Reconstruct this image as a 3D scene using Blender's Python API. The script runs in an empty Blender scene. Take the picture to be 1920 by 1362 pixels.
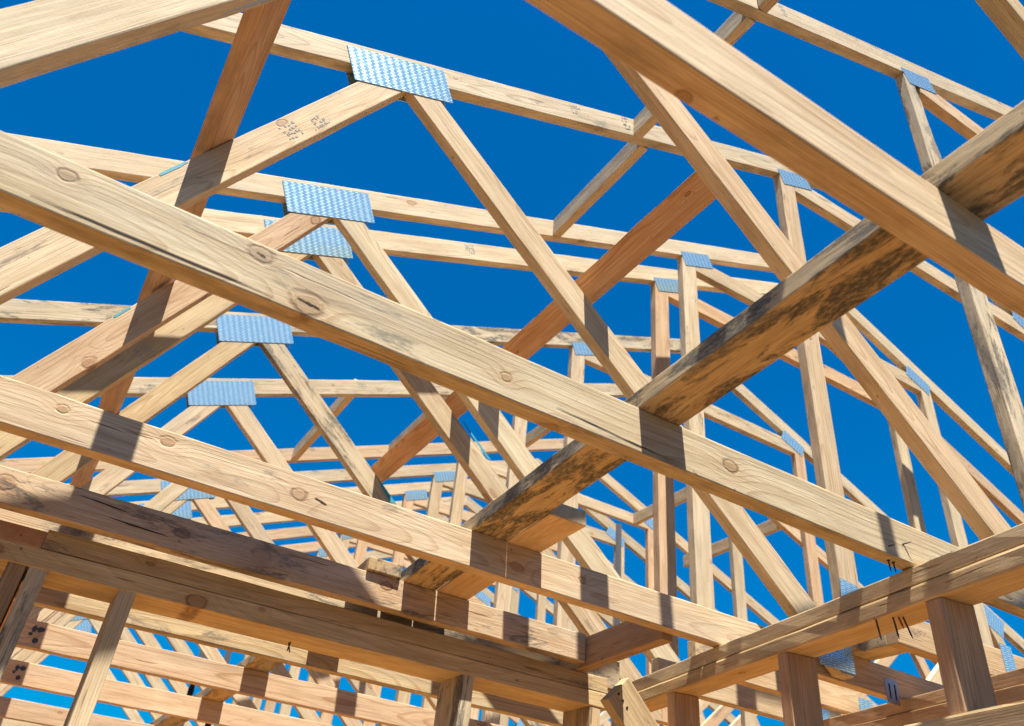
import bpy, bmesh, math, random
from mathutils import Vector, Matrix
S = bpy.context.scene
C = S.collection
H0 = 1.65                                   # eye height above the subfloor; heights below are given from eye level

# ---------------------------------------------------------------- camera
cam_d = bpy.data.cameras.new("camera"); cam = bpy.data.objects.new("camera", cam_d); C.objects.link(cam)
YAW, PITCH, ROLL, FPX = 0.4888317, 0.6125538, -0.1089993, 1517.331
def cam_axes():
    sa, ca, sb, cb = math.sin(YAW), math.cos(YAW), math.sin(PITCH), math.cos(PITCH)
    f = Vector((sa*cb, ca*cb, sb)); r = Vector((ca, -sa, 0)); d = f.cross(r)
    c, s = math.cos(ROLL), math.sin(ROLL)
    return r*c+d*s, d*c-r*s, f
cr, cd, cf = cam_axes()
cam.matrix_world = Matrix(((cr.x, -cd.x, -cf.x, 0), (cr.y, -cd.y, -cf.y, 0), (cr.z, -cd.z, -cf.z, H0), (0, 0, 0, 1)))
cam_d.sensor_width = 36; cam_d.lens = 36*FPX/1920
cam_d.clip_start = 0.02; cam_d.clip_end = 3000
cam_d.dof.use_dof = True; cam_d.dof.focus_distance = 1.9; cam_d.dof.aperture_fstop = 5.6
S.camera = cam

# ---------------------------------------------------------------- light
SUN = Vector((0.075, 0.303, -1.0)).normalized()            # the way the sunlight travels
elev = math.asin(-SUN.z); azim = math.atan2(-SUN.x, -SUN.y)  # azimuth of the sun, clockwise from +Y
sun_d = bpy.data.lights.new("sun", 'SUN'); sun = bpy.data.objects.new("sun", sun_d); C.objects.link(sun)
sun.rotation_euler = SUN.to_track_quat('-Z', 'Y').to_euler()
sun_d.energy = 5.0; sun_d.angle = math.radians(0.5); sun_d.color = (1.0, 0.94, 0.84)
W = bpy.data.worlds.new("World"); S.world = W; W.use_nodes = True
wt = W.node_tree; wt.nodes.clear()
sky = wt.nodes.new('ShaderNodeTexSky'); sky.sky_type = 'NISHITA'; sky.sun_disc = False
sky.sun_elevation = elev; sky.sun_rotation = azim; sky.altitude = 300; sky.air_density = 1.5
sky.dust_density = 0.0; sky.ozone_density = 6.0
hs = wt.nodes.new('ShaderNodeMix'); hs.data_type = 'RGBA'; hs.blend_type = 'MULTIPLY'; hs.inputs[0].default_value = 1
hs.inputs[7].default_value = (0.0, 0.53, 0.92, 1)          # polarised, deep blue
bg = wt.nodes.new('ShaderNodeBackground'); bg.inputs[1].default_value = 0.0392
wo = wt.nodes.new('ShaderNodeOutputWorld')
wt.links.new(sky.outputs[0], hs.inputs[6]); wt.links.new(hs.outputs[2], bg.inputs[0]); wt.links.new(bg.outputs[0], wo.inputs[0])
S.view_settings.view_transform = 'Standard'; S.view_settings.look = 'None'
S.view_settings.exposure = 1.76; S.view_settings.gamma = 1.0; S.view_settings.use_curve_mapping = False
S.cycles.max_bounces = 8; S.cycles.diffuse_bounces = 5

# ---------------------------------------------------------------- materials
class NT:
    def __init__(s, name):
        s.m = bpy.data.materials.new(name); s.m.use_nodes = True; s.t = s.m.node_tree
        s.b = s.t.nodes['Principled BSDF']
    def n(s, typ, **kw):
        x = s.t.nodes.new(typ)
        for k, v in kw.items(): setattr(x, k, v)
        return x
    def l(s, a, b): s.t.links.new(a, b)
    def put(s, sock, v):
        if hasattr(v, 'links') or isinstance(v, bpy.types.NodeSocket): s.l(v, sock)
        else: sock.default_value = v
    def math(s, op, a, b=None, c=None, clamp=False):
        x = s.n('ShaderNodeMath', operation=op, use_clamp=clamp); s.put(x.inputs[0], a)
        if b is not None: s.put(x.inputs[1], b)
        if c is not None: s.put(x.inputs[2], c)
        return x.outputs[0]
    def vec(s, op, a, b=None):
        x = s.n('ShaderNodeVectorMath', operation=op); s.put(x.inputs[0], a)
        if b is not None: s.put(x.inputs[1], b)
        return x.outputs['Value' if op in ('LENGTH', 'DISTANCE', 'DOT_PRODUCT') else 'Vector']
    def xyz(s, x=0., y=0., z=0.):
        q = s.n('ShaderNodeCombineXYZ')
        for i, v in enumerate((x, y, z)): s.put(q.inputs[i], v)
        return q.outputs[0]
    def noise(s, v, scale, detail=3., rough=.55, dist=0.):
        x = s.n('ShaderNodeTexNoise'); s.put(x.inputs['Vector'], v); x.inputs['Scale'].default_value = scale
        x.inputs['Detail'].default_value = detail; x.inputs['Roughness'].default_value = rough; x.inputs['Distortion'].default_value = dist
        return x.outputs['Fac']
    def ramp(s, v, a, b, lo=0., hi=1., smooth=True):
        x = s.n('ShaderNodeMapRange', interpolation_type='SMOOTHSTEP' if smooth else 'LINEAR'); s.put(x.inputs[0], v)
        for i, q in enumerate((a, b, lo, hi)): s.put(x.inputs[i+1], q)
        return x.outputs[0]
    def mix(s, f, a, b, mode='MIX'):
        x = s.n('ShaderNodeMix', data_type='RGBA', blend_type=mode); s.put(x.inputs[0], f)
        for i, q in ((6, a), (7, b)):
            s.put(x.inputs[i], q if not isinstance(q, tuple) else (*q, 1))
        return x.outputs[2]
    def bump(s, h, strength, dist, prev=None):
        x = s.n('ShaderNodeBump'); x.inputs['Strength'].default_value = strength; x.inputs['Distance'].default_value = dist
        s.put(x.inputs['Height'], h)
        if prev is not None: s.l(prev, x.inputs['Normal'])
        return x.outputs[0]

def lumber_material():
    t = NT("sawn_lumber")
    tc = t.n('ShaderNodeTexCoord').outputs['Object']; oi = t.n('ShaderNodeObjectInfo')
    rnd = oi.outputs['Random']; tint = oi.outputs['Color']; stain = oi.outputs['Alpha']
    wn = t.n('ShaderNodeTexWhiteNoise', noise_dimensions='1D'); t.l(rnd, wn.inputs['W'])
    sep = t.n('ShaderNodeSeparateColor'); t.l(wn.outputs['Color'], sep.inputs[0])
    r1, r2, r3 = sep.outputs
    off = t.xyz(t.math('MULTIPLY', r1, 40.), t.math('MULTIPLY', r2, 40.), t.math('MULTIPLY', r3, 40.))
    sp = t.n('ShaderNodeSeparateXYZ'); t.l(tc, sp.inputs[0]); x, y, z = sp.outputs
    # knots: a sparse voronoi seen through the board's wide face
    kv = t.xyz(t.math('ADD', t.math('MULTIPLY', x, 3.4), t.math('MULTIPLY', r1, 31.)),
               t.math('ADD', t.math('MULTIPLY', t.math('ADD', y, t.math('MULTIPLY', z, .55)), 6.5), t.math('MULTIPLY', r2, 17.)), 0.)
    vo = t.n('ShaderNodeTexVoronoi', voronoi_dimensions='2D', feature='F1'); t.l(kv, vo.inputs['Vector']); vo.inputs['Scale'].default_value = 1.
    vsep = t.n('ShaderNodeSeparateColor'); t.l(vo.outputs['Color'], vsep.inputs[0])
    on = t.math('LESS_THAN', vsep.outputs[0], .17)
    size = t.math('ADD', .025, t.math('MULTIPLY', vsep.outputs[1], .05))
    kd = t.math('ADD', t.math('DIVIDE', vo.outputs['Distance'], size), t.math('MULTIPLY', t.math('SUBTRACT', 1., on), 99.))
    wob = t.math('MULTIPLY', t.math('SUBTRACT', t.noise(t.vec('ADD', t.vec('MULTIPLY', tc, (60., 60., 60.)), off), 1., 2.), .5), .7)
    for i in range(5):                                       # the knots this board is known by
        at = t.n('ShaderNodeAttribute', attribute_type='OBJECT', attribute_name='knot%d' % i)
        q = t.n('ShaderNodeSeparateXYZ'); t.l(at.outputs['Vector'], q.inputs[0]); kx, ky, kr = q.outputs
        dx = t.math('MULTIPLY', t.math('SUBTRACT', x, kx), .72); dy = t.math('SUBTRACT', y, ky)
        d = t.math('DIVIDE', t.vec('LENGTH', t.xyz(dx, dy, 0.)), t.math('MAXIMUM', kr, .0001))
        d = t.math('ADD', d, t.math('MULTIPLY', t.math('LESS_THAN', kr, .001), 99.))
        kd = t.math('MINIMUM', kd, d)
    kd = t.math('ADD', kd, wob)
    swirl = t.math('EXPONENT', t.math('MULTIPLY', t.math('POWER', t.math('MULTIPLY', kd, .42), 2.), -1.))
    knot = t.ramp(kd, 1.05, .85)
    krim = t.math('MULTIPLY', t.ramp(kd, 1.35, .98), t.math('SUBTRACT', 1., t.ramp(kd, .98, .72)))
    kring = t.math('FRACT', t.math('MULTIPLY', kd, 5.))
    # annual rings about a pith that lies outside the board
    lw = t.vec('ADD', t.vec('MULTIPLY', tc, (.8, 7., 7.)), off)
    warp = t.noise(lw, 1., 3., .5)
    slow = t.noise(t.vec('ADD', t.xyz(t.math('MULTIPLY', x, .9), 0., 0.), off), 1., 2., .5)
    py = t.math('MULTIPLY', t.math('SUBTRACT', r2, .5), .16)
    pz = t.math('SUBTRACT', -.03, t.math('MULTIPLY', r3, .10))
    rr = t.vec('LENGTH', t.xyz(0., t.math('SUBTRACT', y, py), t.math('SUBTRACT', z, pz)))
    rr = t.math('ADD', rr, t.math('MULTIPLY', t.math('SUBTRACT', warp, .5), .009))
    rr = t.math('ADD', rr, t.math('MULTIPLY', t.math('SUBTRACT', slow, .5), .045))
    rr = t.math('ADD', rr, t.math('MULTIPLY', swirl, .0055))
    freq = t.math('ADD', 260., t.math('MULTIPLY', r1, 240.))
    ph = t.math('FRACT', t.math('MULTIPLY', rr, freq))
    late = t.math('MULTIPLY', t.ramp(ph, .62, .95), t.ramp(ph, 1.0, .96))
    fib = t.noise(t.vec('ADD', t.vec('MULTIPLY', tc, (5., 520., 520.)), off), 1., 2., .5)
    mid = t.noise(t.vec('ADD', t.vec('MULTIPLY', tc, (2.2, 26., 26.)), off), 1., 4., .6)
    pore = t.noise(t.vec('ADD', t.vec('MULTIPLY', tc, (60., 300., 300.)), off), 1., 2., .6)
    base = t.mix(t.ramp(mid, .3, .75), (.54, .465, .345), (.475, .385, .27))
    base = t.mix(t.math('MULTIPLY', late, t.math('ADD', .20, t.math('MULTIPLY', r3, .40))), base, (.30, .19, .10))
    base = t.mix(1., base, t.mix(t.ramp(fib, .25, .75), (.80, .77, .73), (1.15, 1.15, 1.15)), 'MULTIPLY')
    mot = t.noise(t.vec('ADD', t.vec('MULTIPLY', tc, (5., 30., 30.)), off), 1., 5., .6)
    base = t.mix(1., base, t.mix(t.ramp(mot, .3, .72), (.88, .85, .80), (1.08, 1.09, 1.10)), 'MULTIPLY')
    base = t.mix(t.math('MULTIPLY', swirl, .3), base, (.40, .24, .13))
    base = t.mix(t.math('MULTIPLY', knot, .8), base, t.mix(t.math('MULTIPLY', kring, .8), (.27, .165, .09), (.40, .285, .18)))
    base = t.mix(t.math('MULTIPLY', t.math('MULTIPLY', krim, .75), t.ramp(mid, .35, .6)), base, (.13, .07, .035))
    dash = t.ramp(t.noise(t.vec('ADD', t.vec('MULTIPLY', tc, (11., 430., 430.)), off), 1., 2., .5), .60, .70)
    base = t.mix(t.math('MULTIPLY', dash, .42), base, (.27, .17, .095))
    # small handling scuffs and drying checks
    chk = t.noise(t.vec('ADD', t.vec('MULTIPLY', tc, (5., 95., 95.)), off), 1., 2., .5)
    chk = t.ramp(chk, .715, .745)
    base = t.mix(t.math('MULTIPLY', chk, .6), base, (.12, .06, .03))
    base = t.mix(1., base, tint, 'MULTIPLY')
    # blue-black sapwood mould and yard dirt, as much as the board's alpha says
    mo = t.noise(t.vec('ADD', t.vec('MULTIPLY', tc, (4.5, 19., 19.)), off), 1., 7., .72, .5)
    mo2 = t.noise(t.vec('ADD', t.vec('MULTIPLY', tc, (70., 190., 190.)), off), 1., 4., .7)
    th = t.math('SUBTRACT', .66, t.math('MULTIPLY', stain, .215))
    mk = t.math('MULTIPLY', t.ramp(mo, th, t.math('ADD', th, .09)), t.ramp(mo2, .30, .58, .35, 1.))
    base = t.mix(t.math('MULTIPLY', mk, t.math('ADD', .45, t.math('MULTIPLY', stain, .5))), base, (.065, .064, .058))
    ed = t.math('ABSOLUTE', t.math('SUBTRACT', t.math('FRACT', t.math('MULTIPLY', t.math('ADD', y, .045), 11.1)), .5))
    arr = t.math('MULTIPLY', t.ramp(ed, .07, .0), t.ramp(t.noise(t.vec('ADD', t.vec('MULTIPLY', tc, (4.5, 14., 14.)), off), 1., 5., .7), .46, .62))
    base = t.mix(t.math('MULTIPLY', arr, t.math('ADD', .18, t.math('MULTIPLY', stain, .5))), base, (.09, .075, .06))
    grey = t.ramp(t.noise(t.vec('ADD', t.vec('MULTIPLY', tc, (1.6, 11., 11.)), off), 1., 4., .6), .46, .70)
    base = t.mix(t.math('MULTIPLY', grey, t.math('ADD', .12, t.math('MULTIPLY', stain, .5))), base, (.33, .305, .245))
    speck = t.ramp(t.noise(t.vec('ADD', t.vec('MULTIPLY', tc, (45., 60., 60.)), off), 1., 2., .5), .735, .77)
    base = t.mix(t.math('MULTIPLY', speck, .55), base, (.10, .07, .05))
    t.l(base, t.b.inputs['Base Color'])
    t.b.inputs['Roughness'].default_value = .72; t.b.inputs['Specular IOR Level'].default_value = .12
    saw = t.noise(t.vec('ADD', t.vec('MULTIPLY', tc, (220., 30., 30.)), off), 1., 2., .5)
    h = t.math('ADD', t.math('MULTIPLY', fib, .45), t.math('MULTIPLY', late, .22))
    h = t.math('ADD', h, t.math('MULTIPLY', pore, .35)); h = t.math('ADD', h, t.math('MULTIPLY', saw, .22))
    h = t.math('SUBTRACT', h, t.math('MULTIPLY', chk, 1.2)); h = t.math('SUBTRACT', h, t.math('MULTIPLY', krim, 1.0))
    n = t.bump(h, .55, .0010); n = t.bump(mid, .35, .004, n)
    t.l(n, t.b.inputs['Normal'])
    return t.m
LUMBER = lumber_material()

def zinc_material():
    t = NT("galvanised_tooth_plate")
    tc = t.n('ShaderNodeTexCoord').outputs['Object']
    sp = t.n('ShaderNodeSeparateXYZ'); t.l(tc, sp.inputs[0]); x, y, z = sp.outputs
    row = t.math('MULTIPLY', y, 1/.0068)
    wig = t.math('MULTIPLY', t.math('SINE', t.math('MULTIPLY', row, math.pi)), .10)
    u = t.math('FRACT', t.math('ADD', t.math('MULTIPLY', x, 1/.0252), wig))
    col = t.math('MULTIPLY', t.ramp(u, .14, .22), t.ramp(u, .74, .66))
    rf = t.math('FRACT', row)
    slot = t.math('MULTIPLY', col, t.math('MULTIPLY', t.ramp(rf, .10, .16), t.ramp(rf, .42, .34)))
    lip = t.math('MULTIPLY', col, t.math('MULTIPLY', t.ramp(rf, .40, .48), t.ramp(rf, .92, .8)))
    sn = t.noise(t.vec('MULTIPLY', tc, (70., 70., 70.)), 1., 3., .6)
    c = t.mix(sn, (.28, .52, .64), (.40, .64, .74))  # blue in the base colour stands in for sky mirrored by the zinc
    c = t.mix(t.math('MULTIPLY', t.math('MULTIPLY', lip, t.ramp(t.noise(t.vec('MULTIPLY', tc, (25., 25., 25.)), 1., 3.), .3, .7, .35, 1.)), .8), c, (.55, .64, .66))  # paler lips paint in the sun catching the pressed teeth
    c = t.mix(t.math('MULTIPLY', slot, .55), c, (.06, .07, .07))
    t.l(c, t.b.inputs['Base Color'])
    t.l(t.math('SUBTRACT', .62, t.math('MULTIPLY', lip, .28)), t.b.inputs['Metallic'])
    t.l(t.math('ADD', t.ramp(sn, .2, .8, .13, .22), t.math('MULTIPLY', lip, .18)), t.b.inputs['Roughness'])
    h = t.math('SUBTRACT', t.math('MULTIPLY', lip, .9), slot)
    t.l(t.bump(h, .13, .0010), t.b.inputs['Normal'])
    return t.m
ZINC = zinc_material()

def flat(name, col, rough=.6, metal=0.):
    t = NT(name); t.b.inputs['Roughness'].default_value = rough; t.b.inputs['Metallic'].default_value = metal
    tc = t.n('ShaderNodeTexCoord').outputs['Object']
    k = t.noise(t.vec('MULTIPLY', tc, (60., 60., 60.)), 1., 4.)
    t.l(t.mix(k, tuple(c*.75 for c in col), tuple(min(1, c*1.2) for c in col)), t.b.inputs['Base Color'])
    return t.m
STEEL = flat("dark_nail_steel", (.03, .03, .035), .45, .6)
RUST = flat("rusty_nail_steel", (.16, .055, .03), .8)
INK = flat("blue_black_ink", (.035, .045, .06), .8)
PAINT = flat("teal_spray_paint", (.015, .24, .31), .7)
PIPE = flat("dark_pipe", (.012, .014, .02), .95)

def floor_material():
    t = NT("bounce_strand_board")
    tc = t.n('ShaderNodeTexCoord').outputs['Object']
    vo = t.n('ShaderNodeTexVoronoi'); vo.inputs['Scale'].default_value = 28.; t.l(t.vec('MULTIPLY', tc, (1., .35, 1.)), vo.inputs['Vector'])
    sepc = t.n('ShaderNodeSeparateColor'); t.l(vo.outputs['Color'], sepc.inputs[0])
    c = t.mix(sepc.outputs[0], (.42, .195, .04), (.54, .26, .06))  # strong orange, set for the warm bounce from below
    c = t.mix(t.math('MULTIPLY', t.noise(tc, .8, 5.), .4), c, (.32, .16, .04))
    t.l(c, t.b.inputs['Base Color']); t.b.inputs['Roughness'].default_value = .85
    return t.m
def soil_material():
    t = NT("graded_soil")
    tc = t.n('ShaderNodeTexCoord').outputs['Object']
    c = t.mix(t.noise(tc, .6, 8., .65), (.03,.02,.012),(.06,.04,.025))
    t.l(c, t.b.inputs['Base Color']); t.b.inputs['Roughness'].default_value = .95
    t.l(t.bump(t.noise(tc, 6., 6.), .5, .05), t.b.inputs['Normal'])
    return t.m

# ---------------------------------------------------------------- builders
rng = random.Random(7)
TINTS = [(1.0, .98, .95), (1.04, .99, .90), (1.04, .91, .80), (1.08, 1.04, .97), (.94, .93, .87), (1.06, .95, .86), (1.0, 1.0, .93), (1.05, .88, .76), (.96, .90, .80)]
PINK = (1.05, .88, .76); PALE = (1.08, 1.06, 1.0); GREY = (.93, .93, .88); GOLD = (1.0, .90, .70)

def empty(name, label, cat, loc=(0, 0, 0), group=None):
    o = bpy.data.objects.new(name, None); C.objects.link(o); o.empty_display_size = .1
    o.location = (loc[0], loc[1], loc[2]+H0)
    o['label'] = label; o['category'] = cat
    if group: o['group'] = group
    return o
def tag(o, label, cat, group=None):
    o['label'] = label; o['category'] = cat
    if group: o['group'] = group
    return o
def link(name, bm, mat, M, parent=None, smooth=False):
    me = bpy.data.meshes.new(name); bm.normal_update(); bm.to_mesh(me); bm.free()
    me.materials.append(mat)
    if smooth: me.polygons.foreach_set('use_smooth', [True]*len(me.polygons))
    o = bpy.data.objects.new(name, me); C.objects.link(o)
    if parent is not None:
        o.parent = parent
        o.matrix_local = Matrix.Translation(-parent.location) @ M
    else: o.matrix_world = M
    return o
def clip(poly, p, n):
    """keep the side of the line through p where (q-p).n >= 0"""
    out = []; k = len(poly)
    for i in range(k):
        a, b = poly[i], poly[(i+1) % k]
        da = (a[0]-p[0])*n[0]+(a[1]-p[1])*n[1]; db = (b[0]-p[0])*n[0]+(b[1]-p[1])*n[1]
        if da >= 0: out.append(a)
        if (da >= 0) != (db >= 0):
            s = da/(da-db); out.append((a[0]+s*(b[0]-a[0]), a[1]+s*(b[1]-a[1])))
    return out
def prism_bm(poly, t, bev=.0028):
    bm = bmesh.new()
    lo = [bm.verts.new((p[0], p[1], 0)) for p in poly]; hi = [bm.verts.new((p[0], p[1], t)) for p in poly]
    k = len(poly)
    bm.faces.new(lo[::-1]); bm.faces.new(hi)
    for i in range(k): bm.faces.new((lo[i], lo[(i+1) % k], hi[(i+1) % k], hi[i]))
    bmesh.ops.recalc_face_normals(bm, faces=bm.faces)
    if bev: bmesh.ops.bevel(bm, geom=list(bm.edges), offset=bev, segments=2, affect='EDGES', profile=.6, clamp_overlap=True)
    return bm
def frame(o, u, v):
    """object matrix whose x runs along u, y along v"""
    u = Vector(u).normalized(); w = u.cross(Vector(v)).normalized(); v = w.cross(u)
    return Matrix(((u.x, v.x, w.x, o[0]), (u.y, v.y, w.y, o[1]), (u.z, v.z, w.z, o[2]+H0), (0, 0, 0, 1)))
def look(o, tint=None, stain=None, knots=()):
    for i in range(5): o['knot%d' % i] = tuple(float(q) for q in knots[i]) if i < len(knots) else (0., 0., 0.)
    t = tint or rng.choice(TINTS); k = rng.uniform(.86, 1.06)
    o.color = (t[0]*k, t[1]*k, t[2]*k, rng.uniform(.1, .5) if stain is None else stain)
def flatboard(name, poly, Y, t=.038, parent=None, tint=None, stain=None, bev=.0028, axis=None, knots=()):
    """board cut to an outline in the x-z plane, front face at Y, thickness going away; grain runs along axis"""
    ax = Vector(axis) if axis else Vector((poly[1][0]-poly[0][0], poly[1][1]-poly[0][1]))
    ax.normalize(); pr = Vector((-ax.y, ax.x))
    o0 = poly[0]
    loc = [((p[0]-o0[0])*ax.x+(p[1]-o0[1])*ax.y, (p[0]-o0[0])*pr.x+(p[1]-o0[1])*pr.y) for p in poly]
    out = []
    for i, a in enumerate(loc):
        b = loc[(i+1) % len(loc)]; d = math.hypot(b[0]-a[0], b[1]-a[1]); k = max(1, int(d/.085)); out.append(a)
        for j in range(1, k):
            f = j/k; out.append((a[0]+(b[0]-a[0])*f+rng.gauss(0, .0004), a[1]+(b[1]-a[1])*f+rng.gauss(0, .0005)))
    loc = out
    # local x=ax, y=pr, z = x cross y = -Y (towards the viewer): extrude from the back face
    ob = link(name, prism_bm(loc, t, bev), LUMBER, frame((o0[0], Y+t, o0[1]), (ax.x, 0, ax.y), (pr.x, 0, pr.y)), parent)
    look(ob, tint, stain, [(((k[0]-o0[0])*ax.x+(k[1]-o0[1])*ax.y), ((k[0]-o0[0])*pr.x+(k[1]-o0[1])*pr.y), k[2]) for k in knots]); return ob
def beam(name, pts, w, t, side, parent=None, tint=None, stain=None, bev=.0028, up=True, knots=()):
    """board swept along pts (line of one bottom/near corner); w across `side`, t across the third axis; bends gently through pts"""
    pts = [Vector(p) for p in pts]; u = (pts[-1]-pts[0]).normalized()
    M = frame(pts[0], u, side); Mi = M.inverted()
    zo = -t if (up and M[2][2] < -.5) else 0.
    fine = [pts[0]]
    for a, b in zip(pts, pts[1:]):
        k = max(1, int((b-a).length/.09))
        for i in range(1, k+1): fine.append(a.lerp(b, i/k))
    pts = fine
    L = [Mi @ Vector((p.x, p.y, p.z+H0)) for p in pts]
    bm = bmesh.new(); rings = []
    for p in L: rings.append([bm.verts.new((p.x, p.y+a+rng.gauss(0, .0004), p.z+b+zo+rng.gauss(0, .0004))) for a, b in ((0, 0), (w, 0), (w, t), (0, t))])
    for a, b in zip(rings, rings[1:]):
        for i in range(4): bm.faces.new((a[i], a[(i+1) % 4], b[(i+1) % 4], b[i]))
    bm.faces.new(rings[0][::-1]); bm.faces.new(rings[-1])
    bmesh.ops.recalc_face_normals(bm, faces=bm.faces)
    if bev:
        es = [e for e in bm.edges if e.is_boundary or not (len(e.link_faces) == 2 and e.link_faces[0].normal.angle(e.link_faces[1].normal, 0) < .5)]
        bmesh.ops.bevel(bm, geom=es, offset=bev, segments=2, affect='EDGES', profile=.6, clamp_overlap=True)
    ob = link(name, bm, LUMBER, M, parent); look(ob, tint, stain, knots); return ob
def plate(parent, tl, d, L, h, Y, name='connector_plate'):
    """toothed steel plate: top-left corner tl, running along d, hanging down by h; front at Y"""
    d = Vector(d).normalized(); dn = Vector((d.y, -d.x))
    bm = bmesh.new(); bmesh.ops.create_cube(bm, size=1)
    for v in bm.verts: v.co = Vector(((v.co.x+.5)*L, (v.co.y+.5)*h, (v.co.z+.5)*.0016))
    # local x along d, y downwards, so z = x cross y points away from the viewer
    return link(name, bm, ZINC, frame((tl[0], Y, tl[1]), (d.x, 0, d.y), (dn.x, 0, dn.y)), parent)
def rod(name, a, b, r, mat, parent=None, n=8, tip=False):
    a, b = Vector(a), Vector(b); u = (b-a).normalized(); side = Vector((0, 0, 1)) if abs(u.z) < .9 else Vector((1, 0, 0))
    M = frame(a, u, side); L = (b-a).length; bm = bmesh.new(); rings = []
    prof = [(0, r), (L, r)] if not tip else [(0, r*2.2), (.0015, r*2.2), (.0016, r), (L-.008, r), (L, r*.15)]
    for x, q in prof: rings.append([bm.verts.new((x, q*math.cos(2*math.pi*i/n), q*math.sin(2*math.pi*i/n))) for i in range(n)])
    for p, q in zip(rings, rings[1:]):
        for i in range(n): bm.faces.new((p[i], p[(i+1) % n], q[(i+1) % n], q[i]))
    bm.faces.new(rings[0][::-1]); bm.faces.new(rings[-1]); bmesh.ops.recalc_face_normals(bm, faces=bm.faces)
    return link(name, bm, mat, M, parent, True)

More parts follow.
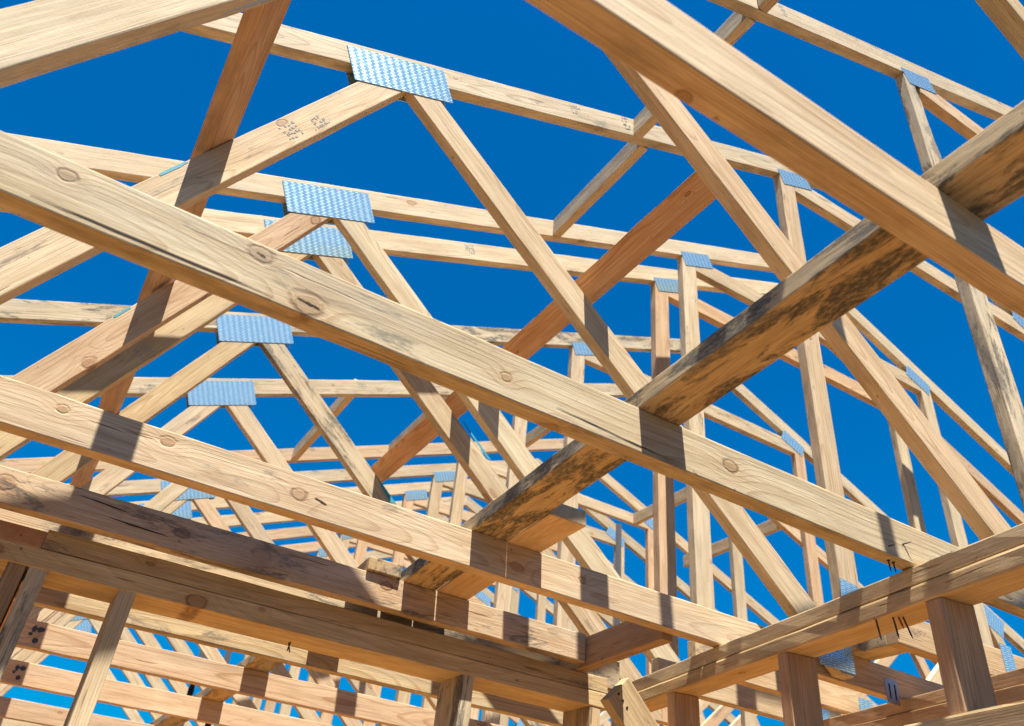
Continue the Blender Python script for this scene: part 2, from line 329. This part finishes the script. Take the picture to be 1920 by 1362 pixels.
# ---------------------------------------------------------------- roof trusses
def KN(lk, k):
    q = lk.get(k, ()); return q[2] if len(q) > 2 else ()
ZB, WD, TH = .7265, .0899, .038
ZT, SL = 1.9809, .4145                      # underside of the left rafter at x=0, and its slope
NS = math.sqrt(1+SL*SL)
XL, XP = 2.0647, 3.015                      # left post, ridge
RM, RC, LM, LC, ZC = -1.1717, 2.8252, .5641, -.7996, 2.8691
def truss(label, Y, Yc=None, zc=None, dx=0., dz=0., x0=-1.6, x1=7.2, cx0=-1.6, cx1=7.0, only=None, look_=None, zlow=None, wane=False):
    Yc = Y if Yc is None else Yc; zb = ZB if zc is None else zc
    t = empty('roof_truss', label, 'roof truss', (XP+dx, Y, zb), 'roof trusses of the open frame')
    lk = look_ or {}
    def L(k):
        q = lk.get(k, (None, None)); return (q[0], q[1], .0028, None, q[2]) if len(q) > 2 else q
    def sx(p): return [(a+dx, b+dz) for a, b in p]
    def mir(p): return [(2*XP-a, b) for a, b in p]
    def has(k): return only is None or k in only
    tv = WD*NS
    if has('chord'):
        flatboard('bottom_chord', [(cx0, zb), (cx1, zb), (cx1, zb+WD), (cx0, zb+WD)], Yc, TH, t, *L('chord'))
    top = zb+WD-dz
    low = top if zlow is None else zlow
    if has('rafter'):
        pk = ZT+SL*XP
        P = [(x0, ZT+SL*x0), (XP, pk), (XP, pk+tv), (x0, ZT+SL*x0+tv)]
        flatboard('top_chord', sx(P), Y, TH, t, *L('rafter'))
        Pm = mir(P); Pm = [Pm[0], Pm[3], Pm[2], Pm[1]]
        flatboard('top_chord', sx(Pm), Y, TH, t, None, None, axis=(1, -SL))
    cl = [(2.0, ZC-WD), (2*XP-2.0, ZC-WD), (2*XP-2.0, ZC), (2.0, ZC)]
    if has('collar'):
        P = [(XL+.0895, ZC-WD), (2*XP-XL-.0895, ZC-WD), (2*XP-XL-.0895, ZC), (XL+.0895, ZC)]
        P = clip(P, (0, ZT-.002), (SL, -1)); P = clip(P, (2*XP, ZT-.002), (-SL, -1))
        flatboard('collar_tie', sx(P), Y, TH, t, None, None, axis=(1, 0))
    if has('post'):
        P = [(XL, top), (XL+.089, top), (XL+.089, 3.2), (XL, 3.2)]
        P = clip(P, (0, ZT-.001), (SL, -1))
        if wane:                            # bark edge left on the right-hand side, thinner towards the top
            e = [(0, -.002), (.10, -.004), (.22, -.001), (.30, .006), (.40, -.006), (.46, -.014), (.52, -.020), (.60, -.024), (.68, -.020), (.74, -.030), (.80, -.032)]
            zt_ = max(q[1] for q in P if q[0] > XL+.08)
            P = [(XL, top)]+[(XL+.089+b-.002*math.sin(a*70), 2.02+a) for a, b in e]+[(XL+.05, zt_-.01), (XL, ZT-.001+SL*XL)]
            P = [P[0], (XL+.089, top)]+P[1:]
        flatboard('post', sx(P), Y, TH, t, *L('post')[:2], axis=(0, 1))
        flatboard('post', sx(mir(P)), Y, TH, t, *L('post_far')[:2], axis=(0, 1))
    if has('web'):
        dR = .089*math.sqrt(1+RM*RM); dL = .089*math.sqrt(1+LM*LM)
        zz = (.2, 3.0)
        R = [(RC+RM*zz[0], zz[0]), (RC+RM*zz[0]+dR, zz[0]), (RC+RM*zz[1]+dR, zz[1]), (RC+RM*zz[1], zz[1])]
        Lw = [(LC+LM*zz[0]-dL, zz[0]), (LC+LM*zz[0], zz[0]), (LC+LM*zz[1], zz[1]), (LC+LM*zz[1]-dL, zz[1])]
        R = clip(R, (0, ZT-.001), (SL, -1)); R = clip(R, (0, low), (0, 1)); R = clip(R, (XL-.001, 0), (-1, 0))
        Lw = clip(Lw, (0, ZT-.001), (SL, -1)); Lw = clip(Lw, (0, low), (0, 1))
        Lw = clip(Lw, (RC-.002, 0), (-1, RM))
        flatboard('web', sx(R), Y, TH, t, *L('web_r')[:2], axis=(RM, 1), knots=KN(lk, 'web_r')); flatboard('web', sx(Lw), Y, TH, t, *L('web_l')[:2], axis=(LM, 1), knots=KN(lk, 'web_l'))
        flatboard('web', sx(mir(R)), Y, TH, t, None, None, axis=(-RM, 1)); flatboard('web', sx(mir(Lw)), Y, TH, t, None, None, axis=(-LM, 1))
    if has('plate'):
        d = (1, SL)
        for yy in (Y-.0017, Y+TH+.0001):
            plate(t, (.166+dx, 2.130+dz), d, .335, .136, yy)
            plate(t, (2.055+dx, 2.858+dz), d, .20, .082, yy)
            # mirrored joints of the far slope
            a = (2*XP-.166-.335/NS+dx, 2.130+.335*SL/NS+dz); plate(t, a, (1, -SL), .335, .136, yy)
            a = (2*XP-2.055-.20/NS+dx, 2.858+.20*SL/NS+dz); plate(t, a, (1, -SL), .20, .082, yy)
        if zlow is not None:
            plate(t, (2.065, .99), (1, -.1), .078, .09, Y-.0018); plate(t, (1.925, .81), (1, 0), .145, .11, Y-.0018)
    return t

T = {}
T['O'] = truss("nearest roof truss, its big fresh bottom chord cutting diagonally across the upper right corner", .300, .3578, dx=.03,
               cx0=-1.0, look_={'chord': ((1.06, .97, .86), .12), 'web_r': (GOLD, .2)})
T['A'] = truss("roof truss with weathered knotty bottom chord running diagonally across the middle", .9554, .9554, .691, wane=True,
               look_={'chord': ((.98, .97, .88), .42, [(-.176, .754, .009), (.084, .761, .013), (.169, .712, .019), (.501, .729, .008), (.986, .74, .013)]), 'web_r': ((1.04, .92, .80), .1), 'web_l': (PALE, .25), 'post': ((1.0, .98, .92), .75), 'rafter': (PALE, .3)})
T['B'] = truss("roof truss carrying the largest connector plate, near top centre", 1.5818, 1.63, .6895, zlow=.69,
               look_={'chord': ((1.03, .95, .86), .25, [(-.103, .752, .009), (.097, .756, .011), (.384, .732, .013), (1.134, .744, .008)]), 'rafter': (PALE, .4), 'web_r': ((1.06, 1.0, .9), .1), 'web_l': ((1.05, .98, .88), .35), 'post': ((1.05, .96, .86), .3)})
T['C'] = truss("roof truss standing right on the doubled wall plates, second plate from the top", 2.2308, 2.155, .661, dx=.012,
               cx1=1.66, look_={'chord': ((.90, .87, .80), .75), 'web_l': ((1.04, .88, .76), .1, [(-.134, 1.185, .015), (.331, 2.02, .015)]), 'post': (PALE, .35), 'rafter': (PALE, .15)})
T['D'] = truss("roof truss doubled close behind another, third plate down, reddish post", 2.4448, 2.4448, .592, dx=.016, dz=-.02,
               cx1=1.66, look_={'chord': ((1., .92, .74), .4), 'post': (PINK, .15), 'web_l': (GOLD, .45), 'web_r': ((1.0, .95, .86), .2), 'rafter': (PALE, .2)})
T['E'] = truss("roof truss with mouldy grey rafter and plate fourth from the top", 3.1883, 3.30, .652, dx=.02,
               cx1=2.3, look_={'chord': ((1.02, .87, .77), .15), 'rafter': (GREY, .85), 'web_r': (GREY, .7), 'web_l': (GOLD, .3)})
T['F'] = truss("roof truss with pale rafter and plate fifth from the top at left", 3.83, 4.0, .645, dx=.04, dz=-.01,
               cx1=2.3, look_={'chord': ((1.02, .87, .77), .15), 'rafter': (PALE, .4)})
T['G'] = truss("far roof truss seen low through the webs, rafter with grey blocks nailed against it", 4.93, 5.05, .66, dx=.2, dz=.088,
               cx1=2.3, look_={'chord': ((1.02, .87, .77), .15)})
T['H'] = truss("far roof truss just behind the one with grey blocks, ink stamped rafter", 5.36, 5.45, .66, dx=.2, dz=.076, cx1=2.3, look_={'rafter': (PALE, .5)})
T['I'] = truss("far pale roof truss, third of the close stacked rafters low at centre", 5.78, 5.9, .66, dx=.15, dz=.05, cx1=2.3)
for y, dz in ((6.25, -.02), (6.75, -.03), (7.3, -.04), (7.9, -.04), (8.5, -.05), (9.2, -.06)):
    truss("distant roof truss glimpsed only in scraps beneath the nearer framing", y, y+.06, .63, dx=rng.uniform(-.03, .03), dz=dz, cx1=2.3)

hp = plate(T['B'], (2.265, .742), (1, -.03), .058, .072, 1.6282, 'hanger_plate')
hp.data.materials.clear(); hp.data.materials.append(flat("plain_galvanised_sheet", (.40, .46, .50), .35, .7))
for q in (.015, .040): plate(T['B'], (2.265+q, .728), (1, -.03), .005, .045, 1.6270, 'hanger_slot').data.materials[0] = STEEL
# ---------------------------------------------------------------- runners lying on the bottom chords
ZR = ZB+WD+.0006
tag(beam('runner_plank', [(.765, -.7, .84), (.768, .3578, ZR), (.771, .9554, .7815), (.808, 1.63, .780), (.811, 2.009, .7555), (.815, 2.25, .738)], .097, .038, (1, 0, 0), tint=(1.0, .90, .72), stain=.96),
    "dark mould-stained runner plank lying across the two nearest bottom chords", 'plank')
tag(beam('runner_plank', [(.900, 1.43, .7805), (.907, 1.63, .780), (.914, 2.009, .7555), (.917, 2.25, .738)], .099, .038, (1, 0, 0), tint=(1.04, .90, .74), stain=.15),
    "short orange runner plank with cut end lapped against the mouldy one", 'plank')
tag(beam('runner_plank', [(.700, 2.0, .7555), (.745, 3.3, .7425), (.755, 4.0, .7355), (.75, 6.2, .752)], .097, .038, (1, 0, 0), tint=(.80, .66, .48), stain=.9),  # dark tint and heavy stain stand in for shade on the near end
    "runner plank starting beside the lapped pair and going on behind the wall", 'plank')

# long braces nailed along the upper edges of the webs
def webbrace(x, z, m, sgn, y0, y1, label, tint, stain, dx0=0., dx1=0.):
    d = Vector((m, 0, 1)).normalized(); n = Vector((sgn*d.z, 0, -sgn*d.x))
    o = beam('web_brace', [(x+dx0, y0, z), (x+dx1, y1, z)], .089, .038, d, tint=tint, stain=stain, up=False)
    # make the thickness grow away from the web edge
    w = Vector(o.matrix_world.col[2][:3])
    if w.dot(n) < 0:
        o.matrix_world = o.matrix_world @ Matrix.Translation((0, 0, -.038))
    return tag(o, label, 'brace')
webbrace(-.0605, 1.497, LM, -1, .93, 6.0, "reddish brace board nailed along the left webs, crossing the upper left", (1.0, .74, .56), .1)
webbrace(1.128-.005, 1.640, RM, 1, 1.035, 3.45, "smooth reddish brace board nailed along the right webs, with a long dark split", (1.02, .72, .54), .06)

# ---------------------------------------------------------------- blocking between rafters
def block(x, z, y0, y1, label, tint, stain, w=.038, h=.095, group='blocking between the rafters'):
    o = beam('blocking', [(x, y0, z), (x, y1, z)], w, h, (1, 0, 0), tint=tint, stain=stain)
    w_ = Vector(o.matrix_world.col[2][:3])
    return tag(o, label, 'blocking', group)
block(1.262, 2.510, .357, .954, "blocking piece nearest the viewer, between the two nearest rafters at top", (.95, .93, .9), .4)
block(1.252, 2.505, .994, 1.581, "grey sided blocking butted against the rafter right of the largest plate", (.92, .92, .9), .4)
block(1.318, 2.530, 1.6205, 2.230, "long grey sided blocking running down to the second rafter under the sky", (.88, .86, .84), .3)
block(1.05, 2.425, 3.87, 4.929, "tan blocking going down to the low rafter left of the split brace", (1., .92, .8), .3)
block(1.70, 2.70, 3.87, 4.929, "dark brown blocking next to the split brace board", (.95, .82, .7), .2)
block(2.72, 3.09, 3.87, 4.929, "blocking glimpsed above the small low plate, behind the slanting webs", (1., .92, .8), .2)
zr = lambda x: ZT+SL*(2*XP-x)
for x, y0, y1, lab in ((3.92, 3.87, 4.929, "pale topped blocking just beside the reddish post"),
                       (4.45, 3.87, 4.929, "pale topped blocking lower down, behind the slanting web under the knotty beam")):
    block(x, zr(x)+.006, y0, y1, lab, (1.05, 1., .9), .1)

# ---------------------------------------------------------------- framed walls
def nail(parent, a, b, mat=STEEL, r=.0019): return rod('nail', a, b, r, mat, parent, 8, True)
ZW = .6525
w1 = empty('stud_wall', "framed wall with doubled top plates under the stained chord, lower left", 'wall frame', (.8, 2.0599, -H0))
flatboard('top_plate', [(-0.0482, ZW-.0365), (1.5426, ZW-.038), (1.5426, ZW+.008), (-0.0482, ZW+.008)], 2.0599, .14, w1, (.95, .86, .68), .45)
flatboard('top_plate', [(-1.2, ZW-.0825), (1.5464, ZW-.0825), (1.5464, ZW-.038), (-1.2, ZW-.038)], 2.0594, .14, w1, (1., .90, .70), .15, knots=[(.313, .585, .017)])
beam('top_plate', [(-0.1802, 2.0580, ZW-.038), (-0.1802, 4.4, ZW-.038)], .132, .038, (1, 0, 0), w1, (.80, .52, .40), .1)
for x, tn, stn in ((-0.0532, GREY, .8), (0.1397, (.95, .9, .78), .3), (1.0483, GREY, .8), (1.4799, (.9, .78, .62), .5), (-.75, None, None)):
    beam('stud', [(x, 2.0613, -H0+.04), (x, 2.0613, ZW-.0785)], .038, .14, (1, 0, 0), w1, tn, stn)
beam('stud', [(-0.0973, 2.0623, -H0+.04), (-0.0973, 2.0623, ZW-.0785)], .038, .14, (1, 0, 0), w1, (.7, .55, .42), .2)
flatboard('bottom_plate', [(-1.2, -H0+.003), (1.67, -H0+.003), (1.67, -H0+.04), (-1.2, -H0+.04)], 2.0599, .14, w1)
nail(w1, (0.5877, 2.1553, ZW-.070), (0.5810, 2.1505, ZW-.110)); nail(w1, (0.5810, 2.1688, ZW-.070), (0.5926, 2.1602, ZW-.110))
tag(flatboard('nailer_board', [(-1.6, .672), (1.4205, .672), (1.4205, .7548), (-1.6, .7548)], 2.009, .038, None, (.98, .88, .78), .62, knots=[(.422, .717, .018), (.764, .730, .012), (-.168, .718, .016)]),
    "stained board with big knot just above the doubled wall plates, cut off at right", 'board')
# second wall: runs away from the viewer on the right
def wx(y): return 1.4386+.16*(y-.696)
wd_ = Vector((.16, 1, 0)).normalized()
w2 = empty('stud_wall', "framed wall with furry sunlit top plates crossing the lower right", 'wall frame', (1.55, 1.2, -H0))
sd = (1, -.16, 0)
beam('top_plate', [(wx(-.3)+.004, -.3, .650), (wx(2.2)+.004, 2.2, .650)], .089, .036, sd, w2, (1., .93, .76), .15)
beam('top_plate', [(wx(-.3), -.3, .609), (wx(2.2), 2.2, .609)], .089, .0385, sd, w2, (1., .88, .68), .1, .006)
for y, zb_ in ((.907, .397), (1.364, -.2), (1.86, -.9), (.45, .397)):
    beam('stud', [(wx(y)+.003, y, zb_), (wx(y)+.003, y, .6085)], .084, .038, sd, w2, (.98, .74, .60), .08)
o = beam('header', [(wx(1.07)+.034, 1.07, .196), (wx(-.2)+.034, -.2, .196)], .20, .040, (0, 0, 1), w2, (.98, .9, .72), .35, .006)
for a, b in (((1.504, 1.078, .612), (1.499, 1.069, .563)), ((1.514, 1.044, .612), (1.515, 1.039, .563)), ((1.525, 1.029, .612), (1.531, 1.019, .563))): nail(w2, a, b)
nail(w2, (1.520, 1.036, .612), (1.524, 1.030, .584), RUST)
tag(flatboard('diagonal_brace', [(1.424, .556), (1.994, -.014), (2.061, .053), (1.496, .628)], 1.9, .038, None, (.9, .82, .66), .3), "short diagonal brace with cut top at the wall corner", 'brace')
tag(flatboard('cross_block', [(1.669, .662), (2.154, .662), (2.154, .75), (1.669, .75)], 0, .038, None, (.8, .62, .48), .35), "dark rough cross block between two bottom chords above the wall corner", 'block')
cb = bpy.data.objects['cross_block']
cb.matrix_world = frame((1.4235, 1.669, .672), (0, 1, -.03), (0, 0, 1))
# third wall beyond, lower right
w3 = empty('stud_wall', "parallel wall frame with doubled plates at the far lower right", 'wall frame', (2.38, 1.6, -H0))
beam('top_plate', [(2.09, .4, .655), (2.51, 2.5, .655)], .089, .038, sd, w3, (1., .80, .62), .15)
beam('top_plate', [(2.088, .4, .6155), (2.508, 2.5, .6155)], .089, .038, sd, w3, (1., .78, .60), .15)
for y in (.7, 1.1, 1.5, 1.9, 2.3):
    x = 2.09+.2*(y-.4); beam('stud', [(x+.003, y, -H0+.003), (x+.003, y, .615)], .084, .038, sd, w3, PINK, .1)
# chords of the neighbouring roof that land between
t = empty('girder_chord', "shaded beam end with blue plate behind the right wall studs", 'beam', (2.7, 1.36, ZB))
flatboard('chord', [(1.98, ZB), (3.6, ZB), (3.6, ZB+WD), (1.98, ZB+WD)], 1.36, .038, t, (.86, .74, .60), .4)
plate(t, (2.455, .835), (1, 0), .055, .11, 1.358)
t = empty('girder_chord', "shaded lower beam with patterned plate at its end, lower right", 'beam', (2.4, 1.95, ZB))
flatboard('chord', [(1.80, ZB), (2.55, ZB), (2.55, ZB+WD), (1.80, ZB+WD)], 1.95, .038, t, (1., .88, .72), .35)
plate(t, (2.55, ZB+.06), (1, 0), .07, .13, 1.948)
t = empty('girder_chord', "lowest stub beam with bright patterned plate, lower right", 'beam', (2.4, 2.3, ZB))
flatboard('chord', [(1.85, ZB), (2.75, ZB), (2.75, ZB+WD), (1.85, ZB+WD)], 2.19, .038, t, (1.04, .96, .82), .2)
plate(t, (2.60, ZB+.10), (1, 0), .08, .12, 2.188)
tag(beam('board_offcut', [(2.135, 1.70, .7805), (2.125, 1.50, .7805)], .09, .038, (1, 0, 0), None, (1., .95, .8), .2), "short offcut lying on the chord beside the tall stud", 'offcut')

# ---------------------------------------------------------------- marks, splits, nails
def by(parent, kind, n=0):
    return [c for c in parent.children if c.name.split('.')[0] == kind][n]
def mark(name, board, polys, Y, mat, z=.0005):
    """thin marks lying on a board's front face (x-z plane at Y)"""
    bm = bmesh.new(); cx, cz = polys[0][0]
    for P in polys:
        vs = [bm.verts.new((p[0]-cx, p[1]-cz, 0)) for p in P]
        f = bm.faces.new(vs); f.normal_update()
        if f.normal.z < 0: f.normal_flip()
    ext = bmesh.ops.extrude_face_region(bm, geom=list(bm.faces))
    for v in [g for g in ext['geom'] if isinstance(g, bmesh.types.BMVert)]: v.co.z += .0002
    me = bpy.data.meshes.new(name); bm.to_mesh(me); bm.free(); me.materials.append(mat)
    o = bpy.data.objects.new(name, me); C.objects.link(o); o.parent = board
    M = Matrix(((1, 0, 0, cx), (0, 0, -1, Y-z), (0, 1, 0, cz+H0), (0, 0, 0, 1)))
    bpy.context.view_layer.update(); o.matrix_parent_inverse = Matrix.Identity(4)
    o.matrix_basis = board.matrix_world.inverted() @ M
    return o
def splinter(x0, z0, x1, z1, w):
    d = Vector((x1-x0, z1-z0)); n = Vector((-d.y, d.x)).normalized(); A = []; B = []; k = 9
    for i in range(k+1):
        f = i/k; q = Vector((x0, z0))+d*f+n*rng.gauss(0, w*.12); h = w*.5*math.sin(math.pi*min(1, max(.02, f)))**.6*rng.uniform(.6, 1.2)
        A.append(tuple(q+n*h)); B.append(tuple(q-n*h))
    return [(A[i], A[i+1], B[i+1], B[i]) for i in range(k)]
def stamp(x, z, ax, w, h, rows, blot=.0):
    """smudged, unreadable grade stamp: rows of broken strokes"""
    ax = Vector(ax).normalized(); up = Vector((-ax.y, ax.x)); out = []
    for r in range(rows):
        u = -w/2
        while u < w/2:
            L = rng.uniform(.06, .22)*w; hh = h/rows*rng.uniform(.35, .8)
            if rng.random() < .72:
                c = Vector((x, z))+ax*u+up*(h*(.5-(r+.5)/rows)+rng.gauss(0, h*.03))
                sh = rng.uniform(-.4, .4)*hh
                out.append([tuple(c+ax*a+up*b) for a, b in ((0, -hh/2), (L*.7, -hh/2+sh*.3), (L*.75+sh, hh/2), (sh, hh/2*rng.uniform(.6, 1)))])
            u += L+w*.03
    return out
def blob(x, z, r, n=12, sx=1.):
    return [(x+sx*r*math.cos(2*math.pi*i/n)*rng.uniform(.75, 1.15), z+r*math.sin(2*math.pi*i/n)*rng.uniform(.75, 1.15)) for i in range(n)]
bpy.context.view_layer.update()
FAD = flat("faded_stamp_ink", (.29, .285, .25), .85)
SPLIT = flat("dark_split_wood", (.035, .02, .012), .95)
wbl = by(T['B'], 'web', 1)
mark('ink_stamp', wbl, stamp(.105, 1.690, (LM, 1), .055, .05, 4), 1.5818, FAD)
mark('ink_stamp', wbl, stamp(.165, 1.775, (LM, 1), .05, .04, 3), 1.5818, FAD)
mark('paint_mark', wbl, [[(-.133, 1.362), (-.096, 1.4285), (-.088, 1.432), (-.100, 1.405), (-.128, 1.357)]], 1.5818, PAINT)
mark('paint_mark', by(T['C'], 'web', 1), [[(-.128, 1.352), (-.100, 1.402), (-.094, 1.40), (-.122, 1.35)]], 2.2308, PAINT)
e1 = lambda z, d=0.: (RC+RM*z+.137-d+.016, z)
mark('paint_mark', by(T['D'], 'web', 0), [[e1(1.60, -.0005), e1(1.47, -.0005), e1(1.47, .016), e1(1.53, .012), e1(1.59, .004)]], 2.4448, PAINT)
mark('paint_mark', by(T['E'], 'web', 0), [[e1(1.64, -.004), e1(1.53, -.004), e1(1.53, .03), e1(1.58, .02)]], 3.1883, PAINT)
rB = by(T['B'], 'top_chord', 0)
mark('ink_stamp', rB, stamp(.99, 2.455, (1, SL), .045, .045, 4), 1.5818, FAD)
mark('ink_stamp', rB, stamp(1.215, 2.545, (1, SL), .03, .07, 4), 1.5818, INK)
mark('ink_stamp', by(T['D'], 'top_chord', 0), stamp(1.03, 2.44, (1, SL), .05, .05, 4), 2.4448, FAD)
mark('ink_stamp', by(T['F'], 'top_chord', 0), stamp(1.09, 2.47, (1, SL), .05, .05, 4), 3.83, FAD)
mark('ink_stamp', by(T['H'], 'top_chord', 0), stamp(1.05, 2.43, (1, SL), .05, .06, 3), 5.36, INK)
mark('ink_stamp', by(T['D'], 'web', 1), stamp(-.02, 1.40, (LM, 1), .05, .05, 4), 2.4448, FAD)
for k, yy, x, z in (('E', 3.30, .03, .70), ('F', 4.0, .03, .693)):
    c = by(T[k], 'bottom_chord')
    mark('ink_stamp', c, [blob(x-.02, z+.014, .012, 12, .7), blob(x+.000, z+.016, .010, 11, 1.2), blob(x-.004, z-.022, .010, 12), blob(x-.026, z-.004, .007, 9)], yy, INK)
# hand-written figure on the nearest visible rafter
cu = bpy.data.curves.new('figure', 'FONT'); cu.body = "600"; cu.size = .034; cu.space_character = 1.15
tmp = bpy.data.objects.new('figure', cu); C.objects.link(tmp); bpy.context.view_layer.update()
me = bpy.data.meshes.new_from_object(tmp.evaluated_get(bpy.context.evaluated_depsgraph_get())); bpy.data.objects.remove(tmp)
me.name = 'handwriting'; me.materials.clear(); me.materials.append(FAD)
hw = bpy.data.objects.new('handwriting', me); C.objects.link(hw); rA = by(T['A'], 'top_chord', 0); hw.parent = rA
dn = Vector((SL*.95+.12, 0, -1)).normalized(); sdv = Vector((0, -1, 0)).cross(dn)
hw.matrix_basis = rA.matrix_world.inverted() @ Matrix(((dn.x, sdv.x, 0, 1.368), (dn.y, sdv.y, -1, .9549), (dn.z, sdv.z, 0, 2.638+H0), (0, 0, 0, 1)))
# drying splits
nb = bpy.data.objects['nailer_board']
mark('split', nb, splinter(-.02, .738, .10, .729, .003), 2.009, SPLIT); mark('split', nb, splinter(.06, .705, .20, .699, .0035), 2.009, SPLIT)
mark('split', by(T['A'], 'bottom_chord'), splinter(.60, .712, .84, .700, .0022), .9554, SPLIT); mark('split', by(T['A'], 'bottom_chord'), splinter(-.2, .703, .12, .701, .003), .9554, SPLIT)
mark('split', by(T['B'], 'bottom_chord'), splinter(.42, .736, .45, .729, .004), 1.63, SPLIT)
mark('split', by(T['A'], 'bottom_chord'), splinter(.150, .716, .188, .711, .003), .9554, SPLIT)
mark('split', by(T['A'], 'bottom_chord'), splinter(.077, .763, .092, .760, .002), .9554, SPLIT)
mark('split', by(T['A'], 'web', 1), splinter(-.1, 1.20, -.02, 1.345, .006), .9554, SPLIT)
# heads and points of nails
def nailon(board, a, b, mat=STEEL, r=.0019):
    o = rod('nail', a, b, r, mat, None, 8, True); M = o.matrix_world.copy(); o.parent = board
    bpy.context.view_layer.update(); o.matrix_parent_inverse = Matrix.Identity(4); o.matrix_basis = board.matrix_world.inverted() @ M
cA = by(T['A'], 'bottom_chord')
nailon(cA, (1.462, .957, .728), (1.479, .944, .735), r=.0014); nailon(cA, (1.415, .957, .710), (1.422, .944, .713), r=.0014)
nailon(cA, (1.448, .975, .691), (1.447, .972, .665), r=.0016); nailon(cA, (1.433, .975, .691), (1.431, .972, .663), r=.0016)
for k, xs in (('A', (.79, .84)), ('B', (.83, .875, .93, .97))):
    c = by(T[k], 'bottom_chord')
    for x in xs: pass
bpl = bpy.data.objects['diagonal_brace']
for x, z in ((1.475, .56), (1.49, .545), (1.46, .575), (1.50, .49)):
    o = rod('nail_head', (x, 1.9005, z), (x, 1.8985, z), .0038, STEEL, None, 12); M = o.matrix_world.copy(); o.parent = bpl
    o.matrix_basis = bpl.matrix_world.inverted() @ M

for x, y, z0, z1, lab in ((3.517, 4.6, 1.1, 2.62, "thin dark pipe standing among the far webs right of the centre"), (1.123, 6.4, .75, 1.5, "dark pole behind the beams at lower left, left one of two"), (1.305, 6.4, .75, 1.6, "dark pole behind the beams at lower left, right one of two")):
    tag(rod('vent_pipe', (x, y, -H0), (x, y, z1), .022, PIPE, None, 16), lab, 'pipe')

# ---------------------------------------------------------------- ground
def slab(name, x0, x1, y0, y1, z0, z1, mat):
    bm = bmesh.new(); bmesh.ops.create_cube(bm, size=1)
    for v in bm.verts: v.co = Vector((x0+(v.co.x+.5)*(x1-x0), y0+(v.co.y+.5)*(y1-y0), z0+(v.co.z+.5)*(z1-z0)))
    o = link(name, bm, mat, Matrix.Identity(4)); o['kind'] = 'structure'; return o
slab('bounce_floor', -1.4, 4.8, .6, 5.5, -.30, 0, floor_material())  # unseen slab, its extent cut to bounce warm light onto the undersides
slab('ground', -1500, 1500, -1500, 1500, -1.2, -.304, soil_material())
